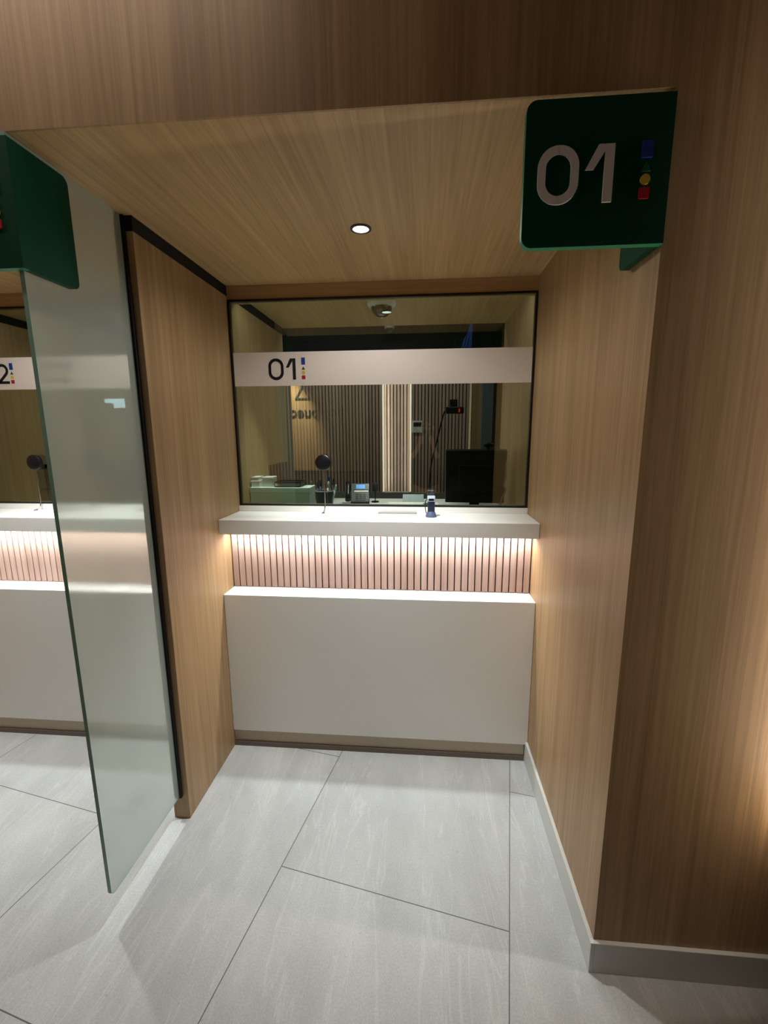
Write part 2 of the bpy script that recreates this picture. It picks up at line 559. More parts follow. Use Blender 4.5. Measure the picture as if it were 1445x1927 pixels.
# lobby
lob = mat('lobby_paint', (196, 182, 160), 0.7)
struct(box('wall_lobby_back', -4.2, 3.0, -2.72, -2.64, 0, 3.0, mat('lobby_wall_shade', (44, 38, 33), 0.8)))  # dark colour stands for the unlit part of the lobby
struct(box('sign_lit_patch_panel', -3.2, -0.9, -2.64, -2.62, 1.0, 2.7, wood_z))  # paler panel added behind the sign as the lit patch of wall
struct(box('wall_lobby_left', -4.3, -4.2, -2.72, 4.5, 0, 3.0, lob))
struct(box('wall_lobby_right', 3.0, 3.1, -2.72, YF + 0.12, 0, 3.0, lob))
struct(box('ceiling_lobby', -4.2, 3.0, -2.62, YF + 0.1, 3.0, 3.05, dark_wall))
# office behind the glass
struct(box('ceiling_office', -4.2, 1.41, 2.25, 4.5, 2.9, 2.95, gap_m))
struct(box('wall_office_right', 1.35, 1.41, 2.25, 4.5, 0, 2.9, mat('olive_panel', (74, 68, 50), 0.7)))

bm = bmesh.new()                    # slatted back wall with a recessed middle bay
def slats(x0, x1, yf):
    x = x0
    while x + 0.020 < x1:
        add_box(bm, x, x + 0.0225, yf, yf + 0.022, 1.01, 2.36, 0)
        x += 0.0325
    add_box(bm, x0, x1, yf + 0.02, YO + 0.09, 1.01, 2.36, 1)
slats(-3.2, -0.412, YO - 0.02)
slats(-0.395, -0.145, YO + 0.03)
slats(-0.122, 0.423, YO - 0.02)
slat_back = mat('slat_backing', (34, 28, 22), 0.8)
struct(finish('wall_office_back', bm, [wood_slat, slat_back]))
struct(box('wall_office_upper', -4.2, 1.35, YO + 0.0, YO + 0.1, 2.36, 2.9, gap_m))
struct(box('baseboard_office', -4.2, 1.35, YO - 0.03, YO + 0.1, 0, 1.01, mat('office_dado', (150, 150, 146), 0.6)))
struct(box('wall_office_side', 0.445, 1.35, YO + 0.0, YO + 0.1, 1.01, 2.36, wood_z))
struct(box('trim_4', 0.54, 0.64, YO - 0.06, YO, 1.01, 2.36, mat('blue_grey_panel', (104, 116, 122), 0.6)))

# ------------------------------------------------------------------ windows
def digit_zero(bm, x0, x1, z0, z1, st, y0, y1):
    ro = (x1 - x0) * 0.48
    add_ring(bm, rrect(x0, x1, z0, z1, ro, 10), rrect(x0 + st, x1 - st, z0 + st, z1 - st, ro - st * 0.85, 10), y0, y1)

def digit_one(bm, xf, x0, x1, z0, z1, st, y0, y1):
    """detached-looking slanted flag and an upright bar"""
    zf = z0 + (z1 - z0) * 0.57
    add_prism(bm, [(x0, z0), (x1, z0), (x1, z1), (x0, z1)], 1, y0, y1)
    xa = x0 - st * 0.1
    add_prism(bm, [(xf, zf), (xf + st * 1.05, zf), (xa + st * 0.15, z1 - st * 0.7), (xa, z1), (xa - st * 0.75, z1)], 1, y0, y1)

def digit_two(bm, x0, x1, z0, z1, st, y0, y1):
    cx, rr = (x0 + x1) / 2, (x1 - x0 - st) / 2
    zc = z1 - st / 2 - rr
    P = [(cx + rr * math.cos(a), zc + rr * math.sin(a)) for a in [PI * (0.95 - k * 0.1) for k in range(13)]]
    P += [(x0 + st * 0.6, z0 + st * 0.5)]
    add_ribbon(bm, P, st, y0, y1)
    add_prism(bm, [(x0, z0), (x1, z0), (x1, z0 + st), (x0, z0 + st)], 1, y0, y1)

def marks(parent, x, s, zs, y0, y1):
    """blue bar, green triangle, yellow dot and red square, one under the other"""
    zb0, zb1, zt, zy, zr = zs
    prism('blue_bar', [(x - s / 2, zb0), (x + s / 2, zb0), (x + s / 2, zb1), (x - s / 2, zb1)], 1, y0, y1, blue_m, parent)
    prism('green_triangle', [(x - s * .45, zt - s * .4), (x + s * .45, zt - s * .4), (x, zt + s * .4)], 1, y0, y1, dgreen_m, parent)
    prism('yellow_dot', [(x + s * .45 * math.cos(t * PI / 12), zy + s * .45 * math.sin(t * PI / 12)) for t in range(24)], 1, y0, y1, yellow_m, parent)
    prism('red_square', rrect(x - s * .48, x + s * .48, zr - s * .48, zr + s * .48, s * .12, 3), 1, y0, y1, red_m, parent)

def window(name, dx, second):
    win = bpy.data.objects.new(name, None); COL.objects.link(win); struct(win)
    win.location = (dx, YW, ZB)
    a, b = XL + 0.001, XR - 0.001
    h = ZT - ZB
    bm = bmesh.new(); ft = 0.010
    add_box(bm, a, a + ft, -0.004, 0.02, 0, h); add_box(bm, b - ft, b, -0.004, 0.02, 0, h)
    add_box(bm, a + ft, b - ft, -0.004, 0.02, 0, ft); add_box(bm, a + ft, b - ft, -0.004, 0.02, h - ft, h)
    finish('frame', bm, black_m, win)
    bm = bmesh.new()
    fs = add_box(bm, a + ft, b - ft, 0.0, 0.012, ft, h - ft, 1)
    for f_ in fs:
        if f_.calc_center_median().y < 1e-5: f_.material_index = 0
    finish('pane', bm, [pane_m, clear_m], win)
    z = lambda v: v - ZB
    band = box('number_band', a + 0.014, b - 0.012, -0.0014, -0.0002, z(1.818), z(1.978), band_m, win)
    y0, y1 = -0.0026, -0.0013
    bm = bmesh.new(); digit_zero(bm, -0.769, -0.693, z(1.846), z(1.948), 0.0135, y0, y1); finish('digit_zero', bm, ink_m, band)
    bm = bmesh.new()
    if second: digit_two(bm, -0.678, -0.612, z(1.847), z(1.947), 0.0135, y0, y1)
    else: digit_one(bm, -0.681, -0.6475, -0.6325, z(1.847), z(1.947), 0.0135, y0, y1)
    finish('digit_two' if second else 'digit_one', bm, ink_m, band)
    marks(band, -0.594, 0.0185, (z(1.917), z(1.950), z(1.901), z(1.879), z(1.857)), y0, y1)
    return win
window('window_1', 0, False)
window('window_2', PITCH_X, True)

# ------------------------------------------------------------------ counters
led_m = mat('led_diffuser', (255, 240, 232), 0.4, emit=(255, 236, 226), estr=2.0)
def counter(dx, lab_body, lab_top):
    xm = (XL + XR) / 2
    a, b = XL - xm + 0.0006, XR - xm - 0.0006
    c = thing('teller_counter', lab_body, 'counter', (xm + dx, YP, 0), group=None)
    y = lambda v: v - YP
    box('front_panel', a, b, 0, 0.14, 0.0931, Z1, white_solid, c, bevel=0.0025)
    bm = bmesh.new()
    n = 45; pit = (b - a - 0.004) / n
    for i in range(n):
        x = a + 0.002 + i * pit
        add_box(bm, x + 0.0030, x + pit - 0.0030, y(YS), y(YS) + 0.014, Z1 + 0.003, Z2B - 0.001, 0)
    add_box(bm, a, b, y(YS) + 0.012, y(YS) + 0.026, Z1, Z2B - 0.001, 1)
    finish('slatted_panel', bm, [wood_slat, mat('slat_gap_brown', (64, 40, 30), 0.8)], c)
    box('led_strip', a + 0.01, b - 0.01, y(1.984), y(1.996), Z2B - 0.008, Z2B - 0.001, led_m, c)
    box('toe_kick', a, b - 0.012, 0.014, 0.13, 0.026, 0.0931, toe_m, c)
    box('plinth', a, b - 0.012, 0.006, 0.13, 0.0, 0.026, toe_dark, c)
    t = thing('counter_top', lab_top, 'counter top', (xm + dx, YU, Z2))
    box('slab', a, b, 0, 2.178 - YU - 0.002, Z2B - Z2, 0, white_solid, t, bevel=0.002)
    box('sill', a, b, YW - 0.016 - YU, 2.178 - YU - 0.002, 0.0002, ZB - Z2 - 0.0002, white_solid, t, bevel=0.001)
    tr = box('cash_tray', -0.005, 0.190, YW - 0.058 - YU, YW - 0.0165 - YU, 0.0001, 0.004, chrome, t, bevel=0.001)
    return c, t
counter(0, 'white teller counter with glowing oak slat strip under window 01', 'thick white shelf top jutting out below the window numbered 01')
counter(PITCH_X, 'white teller counter seen at the left edge beyond the frosted glass', 'white shelf top at left edge below the window numbered 02')

# ------------------------------------------------------------------ frosted glass screen
bm = bmesh.new()
pts = rrect(1.0832, YL - 0.0125, 0.110, ZC - 0.0005, 0.02, 6, (1, 0, 0, 0))
add_prism(bm, pts, 0, -1.004, -0.992)
edge_green = mat('glass_edge_green', (138, 178, 162), 0.25)
bm.normal_update()
for f_ in bm.faces:                 # frosted on the booth side, clear on the other, green edges
    f_.material_index = 1 if abs(f_.normal.x) < 0.5 else (0 if f_.calc_center_median().x > -0.998 else 2)
screen = finish('glass_screen', bm, [frost_m, edge_green, clear_m])
tag(screen, 'tall frosted glass screen hanging off the front edge of the oak partition', 'glass screen')

# ------------------------------------------------------------------ green number signs
def number_sign(dx, label, second):
    s = thing('number_sign', label, 'sign', (0.508 + dx, 1.064, 1.982))
    # local: x to the left is negative, z up; front panel
    W, H = 0.300, 0.284
    bm = bmesh.new()
    add_prism(bm, rrect(-W, 0, 0, H, 0.022, 8, (1, 0, 0, 1)), 1, 0, 0.018)
    bm.normal_update()
    for f_ in bm.faces:
        f_.material_index = 1 if (f_.normal.z < -0.3 or f_.normal.x < -0.3) else 0
    fp = finish('front_panel', bm, [green_face, green_edge], s)
    bm = bmesh.new()
    add_prism(bm, rrect(0.018, 0.176, 0, H, 0.020, 8, (0, 1, 1, 0)), 0, -0.018, 0)
    bm.normal_update()
    for f_ in bm.faces:
        f_.material_index = 1 if f_.normal.z < -0.3 else 0
    finish('side_panel', bm, [green_face, green_edge], s)
    y0, y1 = -0.004, 0.001
    bm = bmesh.new(); digit_zero(bm, -0.272, -0.187, 0.083, 0.196, 0.0165, y0, y1); finish('digit_zero', bm, letter_m, fp)
    bm = bmesh.new()
    if second: digit_two(bm, -0.172, -0.100, 0.084, 0.194, 0.0165, y0, y1)
    else: digit_one(bm, -0.174, -0.135, -0.116, 0.084, 0.194, 0.0165, y0, y1)
    finish('digit_two' if second else 'digit_one', bm, letter_m, fp)
    marks(fp, -0.050, 0.022, (0.165, 0.196, 0.148, 0.124, 0.098), y0, y1)
number_sign(0, 'dark green sign reading 01 hung at the right corner of the booth', False)
number_sign(-1.4812, 'dark green folded sign cut off by the left edge, on the frosted glass', True)

# ------------------------------------------------------------------ downlights
def downlight(x, label):
    d = thing('downlight', label, 'ceiling light', (x, 1.648, ZC))
    lathe('trim_ring', [(0.0285, 0.0), (0.0285, -0.004), (0.031, -0.0045), (0.037, -0.003), (0.037, 0.0)], black_m, d, 40)
    lathe('lens', [(0.0, -0.0022), (0.0284, -0.0018), (0.0284, 0.0)], mat('lamp_lens', (255, 255, 255), 0.3, emit=(246, 250, 255), estr=3.0), d, 40)
downlight(-0.228, 'small round black-rimmed downlight in the oak ceiling before window 01')
downlight(-1.77, 'round downlight in the ceiling of the neighbouring booth on the left')

# ------------------------------------------------------------------ intercom discs on the counters
def intercom(x, label):
    t = thing('intercom', label, 'intercom', (x, 2.12, Z2))
    lathe('disc', [(0.0, -0.012), (0.034, -0.012), (0.040, -0.008), (0.041, 0.0), (0.040, 0.006), (0.0, 0.006)], plastic_b, t, 40, 1, (0, 0.030, 1.441 - Z2))
    tube('stem', [(0.004, 0.026, 0.222), (0.004, 0.026, 0.10), (0.004, 0.024, 0.03), (0.002, 0.008, 0.008), (-0.002, -0.004, 0.003)], 0.0028, chrome, t, 8, 5)
    lathe('foot', [(0.0, 0.0045), (0.007, 0.004), (0.009, 0.0001), (0.0, 0.0001)], chrome, t, 20, 2, (-0.001, -0.004, 0))
intercom(-0.504, 'black round intercom disc on a thin steel stem before window 01')
intercom(-2.060, 'black round intercom disc on a thin stem before window 02')

# ------------------------------------------------------------------ scanner on the counter
sc_ = thing('barcode_scanner', 'small navy handheld scanner upright in its cradle on the white counter', 'scanner', (0.036, 2.055, Z2))
navy = mat('navy_plastic', (36, 42, 66), 0.35)
lathe('cradle', [(0.0, 0.0002), (0.027, 0.0002), (0.027, 0.006), (0.022, 0.018), (0.017, 0.026), (0.0, 0.027)], mat('slate_plastic', (86, 96, 128), 0.35), sc_, 28)
hb = bmesh.new(); add_prism(hb, rrect(-0.017, 0.017, -0.013, 0.013, 0.006, 4), 2, 0.024, 0.080)
b_ = finish('handle', hb, navy, sc_, False, 0.002)
hd = bmesh.new(); add_prism(hd, [(-0.014, 0.074), (0.020, 0.070), (0.024, 0.096), (0.010, 0.102), (-0.016, 0.092)], 0, -0.019, 0.019)
h_ = finish('scan_head', hd, mat('pale_grey_plastic', (168, 176, 196), 0.35), sc_, False, 0.004)
box('scan_window', -0.012, 0.012, -0.0172, -0.013, 0.079, 0.090, plastic_b, h_, bevel=0.001)
tube('cable', [(-0.012, 0.01, 0.085), (-0.026, 0.014, 0.075), (-0.028, 0.018, 0.04), (-0.022, 0.02, 0.012), (-0.012, 0.022, 0.004)], 0.0022, plastic_b, sc_, 8, 5)

# ------------------------------------------------------------------ office desk and what stands on it
DZ = 1.10
def office_desk(dx, label):
    d = thing('office_desk', label, 'desk', ((XL + XR) / 2 + dx, 2.75, 0))
    hw = (XR - XL) / 2 - 0.001
    box('worktop', -hw, hw, -0.46, 0.49, DZ - 0.03, DZ, mat('desk_laminate', (206, 206, 203), 0.5), d, bevel=0.002)
    for x in (-hw + 0.02, hw - 0.05):
        box('side_panel', x, x + 0.03, -0.40, 0.40, 0, DZ - 0.03, plastic_w, d)
office_desk(0, 'pale grey desk with phone and monitor behind window 01')
office_desk(PITCH_X, 'pale grey desk behind window 02 at the left edge')
celadon = mat('pale_green_board', (220, 236, 228), 0.5)
bx = thing('storage_box', 'long pale green box at lower left behind the glass', 'box', (-0.788, 2.365, DZ))
box('body', -0.166, 0.166, -0.062, 0.062, 0, 0.165, celadon, bx, bevel=0.002)
box('lid', -0.1685, 0.1685, -0.064, 0.064, 0.165, 0.195, celadon, bx, bevel=0.003)
BT = DZ + 0.195
def carton(x, w_, h, d, z, label):
    t = thing('carton', label, 'box', (x, 2.365, z))
    box('body', -w_ / 2, w_ / 2, -d / 2, d / 2, 0, h * 0.8, plastic_w, t, bevel=0.002)
    box('lid', -w_ / 2 - 0.002, w_ / 2 + 0.002, -d / 2 - 0.002, d / 2 + 0.002, h * 0.8, h, plastic_w, t, bevel=0.002)
carton(-0.931, 0.046, 0.034, 0.09, BT, 'small white carton at far left on the green box, lower of two')
carton(-0.934, 0.040, 0.020, 0.08, BT + 0.0342, 'flat white carton lying on top of another at far left')
carton(-0.864, 0.056, 0.054, 0.08, BT, 'white cube carton standing alone on the green box')
tr = thing('letter_tray', 'black wire letter tray lying on the green box', 'tray', (-0.744, 2.365, BT))
bm = bmesh.new(); add_ring(bm, rrect(-0.078, 0.072, -0.055, 0.055, 0.016, 5), rrect(-0.073, 0.067, -0.050, 0.050, 0.012, 5), 0.022, 0.030)
for v in bm.verts: v.co = Vector((v.co.x, v.co.z, v.co.y))
finish('rim', bm, plastic_b, tr)
box('base', -0.074, 0.068, -0.051, 0.051, 0, 0.006, plastic_g, tr, bevel=0.001)
for x in (-0.0755, 0.0695):
    for y in (-0.0515, 0.0515):
        tube('post', [(x, y, 0.004), (x, y, 0.024)], 0.003, plastic_b, tr, 8)

pot = thing('pen_pot', 'black mesh pot full of pens behind the intercom disc', 'pen pot', (-0.585, 2.50, DZ))
lathe('cup', [(0.0, 0.0002), (0.044, 0.0002), (0.055, 0.150), (0.052, 0.150), (0.042, 0.004), (0.0, 0.004)], mat('charcoal_mesh', (46, 50, 50), 0.6, bump=(300, 0.5)), pot, 32)
lathe('rim', [(0.0552, 0.151), (0.0575, 0.153), (0.0575, 0.157), (0.0522, 0.157), (0.0522, 0.151)], mat('grey_rim', (196, 202, 198), 0.4), pot, 32)
def pen(x, y, lean, turn, length, col, label, rad=0.0055, capc=None):
    t = thing('pen', label, 'pen', (-0.585 + x, 2.50 + y, DZ + 0.007), (0, lean, turn), 'pens in the pot')
    body = mat('pen_' + str(col), col, 0.35)
    tube('barrel', [(0, 0, 0.004), (0, 0, length * 0.82)], rad, body, t, 10)
    tube('cap', [(0, 0, length * 0.82), (0, 0, length * 0.97), (0, 0, length)], [rad * 1.12, rad * 1.12, rad * 0.6], mat('pen_' + str(capc or col), capc or col, 0.35), t, 10)
pen(-0.024, 0.000, -0.26, 0.0, 0.212, (120, 104, 92), 'beige pen leaning far left out of the black pot')
pen(-0.016, 0.022, -0.16, 0.2, 0.20, (58, 46, 40), 'dark brown pen leaning left in the pot beside the beige one', 0.004)
pen(-0.008, -0.018, -0.06, 0.0, 0.215, (40, 48, 110), 'navy pen standing left of centre in the pot', 0.0055)
pen(0.002, 0.004, 0.02, 0.0, 0.195, (150, 40, 48), 'red pen standing in the middle of the pot', 0.0045)
pen(0.008, 0.024, 0.08, 0.0, 0.23, (34, 52, 130), 'tall blue pen, tallest in the pot', 0.0055)
pen(0.012, -0.022, 0.10, 0.0, 0.205, (206, 200, 180), 'cream pen leaning right at the front of the pot', 0.0055)
pen(0.018, 0.010, 0.18, 0.0, 0.225, (30, 26, 38), 'black pen leaning right behind the cream one', 0.005, (20, 20, 24))
pen(0.024, -0.008, 0.27, 0.0, 0.19, (180, 206, 196), 'pale green pen leaning furthest right in the pot', 0.0055)

ph = thing('desk_phone', 'dark desk phone with lit blue screen behind the glass', 'telephone', (-0.455, 2.99, DZ), (0, 0, 0.12))
bm = bmesh.new(); add_prism(bm, [(-0.07, 0.0), (0.06, 0.0), (0.06, 0.125), (0.035, 0.138), (-0.07, 0.022)], 0, -0.055, 0.075)
pb = finish('body', bm, plastic_g, ph, False, 0.004)
# sloped face carries the screen, keys and a pale strip
sl = math.atan2(0.116, 0.105)
def on_face(name, x0, x1, t0, t1, m, th=0.003):
    bm = bmesh.new()
    d = Vector((0, math.cos(sl), math.sin(sl))); nrm = Vector((0, -math.sin(sl), math.cos(sl)))
    o = Vector((0, -0.07, 0.022))
    vs = []
    for k in (0.0004, th):
        for x, t_ in ((x0, t0), (x1, t0), (x1, t1), (x0, t1)):
            vs.append(bm.verts.new(o + Vector((x, 0, 0)) + d * t_ + nrm * k))
    for q in ((0, 1, 2, 3), (7, 6, 5, 4), (0, 4, 5, 1), (1, 5, 6, 2), (2, 6, 7, 3), (3, 7, 4, 0)):
        bm.faces.new([vs[i] for i in q])
    return finish(name, bm, m, pb)
on_face('bezel', -0.040, 0.072, 0.100, 0.152, plastic_b)
on_face('screen', -0.018, 0.045, 0.108, 0.144, mat('blue_lcd', (60, 120, 190), 0.3, emit=(70, 140, 220), estr=1.1), 0.0036)
on_face('silver_strip', -0.030, 0.068, 0.082, 0.094, plastic_w)
for i in range(4):
    for j in range(3):
        on_face('key', -0.02 + j * 0.026, -0.002 + j * 0.026, 0.014 + i * 0.016, 0.025 + i * 0.016, plastic_b)
hs = bmesh.new(); add_tube(hs, [(-0.073, -0.075, 0.035), (-0.073, -0.04, 0.075), (-0.073, 0.0, 0.115), (-0.073, 0.035, 0.142)], [0.020, 0.013, 0.013, 0.020], 12)
finish('handset', hs, plastic_b, ph, True)

mc = thing('desk_microphone', 'small black desk microphone right of the phone', 'microphone', (-0.347, 3.06, DZ))
lathe('base', [(0, 0.0002), (0.028, 0.0002), (0.027, 0.008), (0.0, 0.011)], plastic_b, mc, 24)
tube('stem', [(0, 0, 0.008), (0, 0, 0.085)], 0.0035, plastic_b, mc, 8)
lathe('head', [(0, 0.078), (0.014, 0.08), (0.021, 0.092), (0.021, 0.122), (0.018, 0.136), (0.010, 0.144), (0, 0.146)], mat('mic_foam', (42, 42, 44), 0.9, bump=(500, 0.6)), mc, 24)

paper_m = mat('white_paper', (246, 246, 244), 0.7)
tag(box('paper_sheet', -0.46, -0.255, 2.78, 3.00, DZ + 0.0002, DZ + 0.0012, paper_m), 'white paper sheet on the desk in front of the phone', 'paper', 'loose papers on the desk')
p2 = box('paper_sheet', -0.245, 0.098, 2.80, 3.035, DZ + 0.0002, DZ + 0.006, paper_m)
tag(p2, 'bright white stack of papers on the desk behind the scanner', 'paper', 'loose papers on the desk')
lb = thing('document_stand', 'pale blue-grey slanted document stand behind the papers', 'document stand', (-0.075, 3.07, DZ))
prism('panel', [(-0.03, 0.0), (0.03, 0.0), (0.024, 0.046), (0.014, 0.056)], 0, -0.075, 0.075, mat('blue_grey_plastic', (150, 162, 172), 0.4), lb, bevel=0.002)

# monitor, seen from behind
mon = thing('monitor', 'black computer monitor seen from behind at right of window 01', 'monitor', (0.310, 2.67, DZ), (0, 0, math.radians(-4)))
lathe('stand_base', [(0, 0.0002), (0.11, 0.0002), (0.11, 0.008), (0.03, 0.014), (0, 0.014)], plastic_b, mon, 36)
box('stand_neck', -0.03, 0.03, 0.0, 0.024, 0.012, 0.20, plastic_b, mon, bevel=0.004)
bm = bmesh.new(); add_box(bm, -0.178, 0.178, -0.02, 0.022, -0.165, 0.165)
bmesh.ops.rotate(bm, verts=bm.verts, cent=(0, 0, 0), matrix=Matrix.Rotation(math.radians(-0), 3, 'X'))
hs_ = finish('housing', bm, plastic_b, mon, False, 0.006)
hs_.location = (0, -0.012, 0.225); hs_.rotation_euler = (math.radians(12), 0, 0)
bm = bmesh.new(); add_box(bm, -0.165, 0.165, 0.0222, 0.0235, -0.15, 0.15)
finish('screen', bm, mat('screen_glass', (20, 22, 26), 0.2), hs_)
bm = bmesh.new(); add_box(bm, -0.10, 0.10, -0.034, -0.0195, -0.10, 0.08)
finish('back_bulge', bm, plastic_b, hs_, False, 0.008)
wc = thing('webcam', 'small black webcam clipped on top of the monitor', 'webcam', (0.374, 2.60, 1.487))
tube('clip', [(0, 0, 0.0), (0, 0, 0.018)], 0.012, plastic_b, wc, 12)
lathe('body', [(0, -0.014), (0.020, -0.013), (0.031, -0.006), (0.032, 0.004), (0.020, 0.012), (0, 0.013)], plastic_b, wc, 28, 2, (0, 0, 0.030))
lathe('lens', [(0, 0.0), (0.007, 0.0), (0.007, 0.004), (0, 0.005)], mat('lens_glass', (10, 10, 18), 0.1), wc, 16, 1, (0, 0.030, 0.030))
# document camera on a gooseneck
gc = thing('gooseneck_camera', 'black camera with red light on a curved gooseneck behind the glass', 'camera', (0.036, 2.90, DZ))
lathe('base', [(0, 0.0072), (0.04, 0.0072), (0.04, 0.016), (0.01, 0.022), (0, 0.022)], plastic_b, gc, 28)
tube('gooseneck', [(0, 0, 0.018), (0.001, 0, 0.17), (0.014, 0, 0.295), (0.046, 0, 0.434), (0.075, 0, 0.56), (0.094, 0, 0.622), (0.12, 0, 0.632)], 0.005, plastic_b, gc, 10, 6)
box('head', 0.100, 0.215, -0.03, 0.03, 0.608, 0.652, plastic_b, gc, bevel=0.006)
box('top_block', 0.125, 0.175, -0.02, 0.02, 0.650, 0.698, plastic_b, gc, bevel=0.004)
box('indicator', 0.180, 0.190, -0.0325, -0.029, 0.616, 0.638, mat('red_led', (160, 10, 10), 0.4, emit=(230, 40, 36), estr=0.6), gc)
tag(tube('power_cord', [(0.466, 2.52, 1.42), (0.462, 2.50, 1.34), (0.452, 2.49, 1.295), (0.462, 2.49, 1.262), (0.446, 2.50, 1.21), (0.425, 2.50, 1.13), (0.42, 2.51, DZ + 0.005)], 0.0045, mat('grey_cord', (120, 118, 108), 0.5), None, 8, 8), 'grey cord hanging down right of the black monitor', 'cord')
cd = thing('card_holder', 'pale card holder standing at the foot of the black monitor', 'card holder', (0.27, 2.44, DZ))
prism('card', [(-0.008, 0.0), (0.008, 0.0), (0.0, 0.078), (-0.004, 0.078)], 0, -0.012, 0.072, mat('cream_card', (206, 200, 190), 0.6), cd)
box('foot', -0.016, 0.076, -0.02, 0.02, 0.0, 0.006, plastic_w, cd)

# on the office walls and ceiling
for x, lab in ((-0.4035, 'left of two vertical light strips on the slatted office wall'), (-0.1335, 'right of two vertical light strips left of the thermostat')):
    t = thing('light_strip', lab, 'light strip', (x, YO - 0.012, 1.012), group='vertical light strips on the slatted wall')
    sgn = 1 if x < -0.2 else -1
    box('channel', -0.008, 0.008, 0.008, 0.045, 0, 1.34, plastic_w, t)
    box('diffuser', -0.0075 + 0.002 * sgn, 0.0075 + 0.002 * sgn, 0.004, 0.030, 0.002, 1.338, mat('strip_glow', (255, 236, 210), 0.4, emit=(255, 232, 218), estr=1.0), t)
t = thing('light_strip', 'dim vertical light strip at the right end of the slatted wall', 'light strip', (0.434, YO - 0.012, 1.012), group='vertical light strips on the slatted wall')
box('channel', -0.009, 0.009, 0.008, 0.045, 0, 1.34, plastic_w, t)
box('diffuser', -0.009, 0.009, 0.004, 0.0085, 0.002, 1.338, mat('strip_dim', (200, 180, 150), 0.4, emit=(255, 214, 170), estr=0.25), t)
th_ = thing('thermostat', 'white thermostat with dark display on the slatted wall', 'thermostat', (-0.067, YO - 0.0205, 1.65))
tb = box('housing', -0.049, 0.049, -0.018, 0, -0.056, 0.056, plastic_w, th_, bevel=0.004)
box('display', -0.038, 0.038, -0.0195, -0.0175, 0.000, 0.040, mat('dark_lcd', (34, 40, 38), 0.3), tb)
def dome(loc, s, label, axis_m, basem):
    d = thing('dome_camera', label, 'security camera', loc)
    lathe('housing', [(0, 0), (0.072 * s, 0), (0.074 * s, -0.022 * s), (0.064 * s, -0.034 * s), (0.0, -0.034 * s)], basem, d, 36)
    lathe('dome', [(0.055 * s, -0.0335 * s), (0.054 * s, -0.045 * s), (0.045 * s, -0.062 * s), (0.030 * s, -0.076 * s), (0.012 * s, -0.083 * s), (0, -0.084 * s)], axis_m, d, 36)
    return d
dome((-0.228, 2.39, 2.262), 1.0, 'white security camera with dark dome at the top of window 01', mat('smoked_dome', (18, 18, 18), 0.08, coat=1.0), plastic_w)
mt = dome((-0.325, 4.16, 2.545), 0.62, 'small grey dome camera on the black upper wall behind window 01', mat('grey_dome', (60, 58, 60), 0.3), mat('grey_housing', (150, 145, 150), 0.5))
box('wall_bracket', -0.02, 0.02, 0.0, 0.139, 0.0, 0.012, plastic_g, mt)
bl = thing('cable_bundle', 'blue cable bundle hanging near the top right of window 01', 'cables', (0.39, 4.24, 2.37))
blue_c = mat('blue_cable', (40, 92, 190), 0.4)
for k in range(7):
    x = (k - 3) * 0.009
    tube('cable', [(0.03 + x * 0.3, 0.0, 0.22), (0.02 + x * 0.6, -0.012, 0.13), (x * 1.3 + random.uniform(-.006, .006), -0.02, 0.05), (x * 1.6 - 0.01, -0.004, -0.02)], 0.0048, blue_c, bl, 8, 5)

dp = thing('added_glint_display', 'bright display added out of view on the office wall for the glint on the frosted glass', 'display', (1.14, YO - 0.0002, 1.90))  # made-up bright display, added to give the glint on the glass screen
hs2 = box('housing', -0.115, 0.115, -0.03, 0, -0.055, 0.055, plastic_b, dp, bevel=0.003)
box('screen', -0.105, 0.105, -0.0315, -0.0298, -0.045, 0.045, mat('display_glow', (220, 235, 245), 0.3, emit=(200, 230, 250), estr=14.0), hs2)

# ------------------------------------------------------------------ lobby sign seen in reflection
sg = thing('wall_sign', 'dark green wall lettering with a triangle, mirrored in window 01', 'sign', (-1.25, -2.62, 1.86), (0, 0, PI))
dark_green = mat('sign_green', (18, 46, 30), 0.5)
tx = text_mesh('lettering', 'hoy puedes', 0.235, dark_green, sg, 0.012)
tx.rotation_euler = (PI / 2, 0, 0); tx.location = (0.02, -0.007, 0.0)
bm = bmesh.new()
tri = lambda s: [(0.68 + s * math.sin(a), 0.345 + s * math.cos(a)) for a in (0, 2 * PI / 3, 4 * PI / 3)]
add_ring(bm, tri(0.150), tri(0.105), -0.016, -0.0005)
finish('triangle', bm, dark_green, sg)

# ------------------------------------------------------------------ the person mirrored in the glass
per = thing('person', 'person in dark clothes holding up a phone, faintly mirrored in window 01', 'person', (0.02, -0.44, 0))
skin_m = mat('skin', (196, 150, 124), 0.5)
jacket_m = mat('dark_jacket', (34, 36, 42), 0.8, bump=(120, 0.3))
trouser_m = mat('dark_trousers', (30, 32, 40), 0.85, bump=(150, 0.3))
shoe_m = mat('black_shoe', (16, 16, 16), 0.5)
hair_m = mat('dark_hair', (28, 22, 18), 0.7, bump=(200, 0.8))
def skin(name, verts, edges, radii, m, parent, root=0, sub=2):
    me = bpy.data.meshes.new(name)
    me.from_pydata(verts, edges, [])
    me.materials.append(m)
    o = bpy.data.objects.new(name, me)
    COL.objects.link(o); o.parent = parent
    sk = o.modifiers.new('skin', 'SKIN'); sk.use_smooth_shade = True
    ss = o.modifiers.new('sub', 'SUBSURF'); ss.levels = sub; ss.render_levels = sub
    for i, rr in enumerate(radii):
        me.skin_vertices[0].data[i].radius = rr if isinstance(rr, tuple) else (rr, rr)
        me.skin_vertices[0].data[i].use_root = (i == root)
    return o
EL, ER = (-0.30, 0.22, 1.15), (0.255, 0.20, 1.14)
WRL, WRR = (-0.105, 0.365, 1.40), (0.085, 0.365, 1.40)
SHL, SHR = (-0.19, 0.0, 1.40), (0.19, 0.0, 1.40)
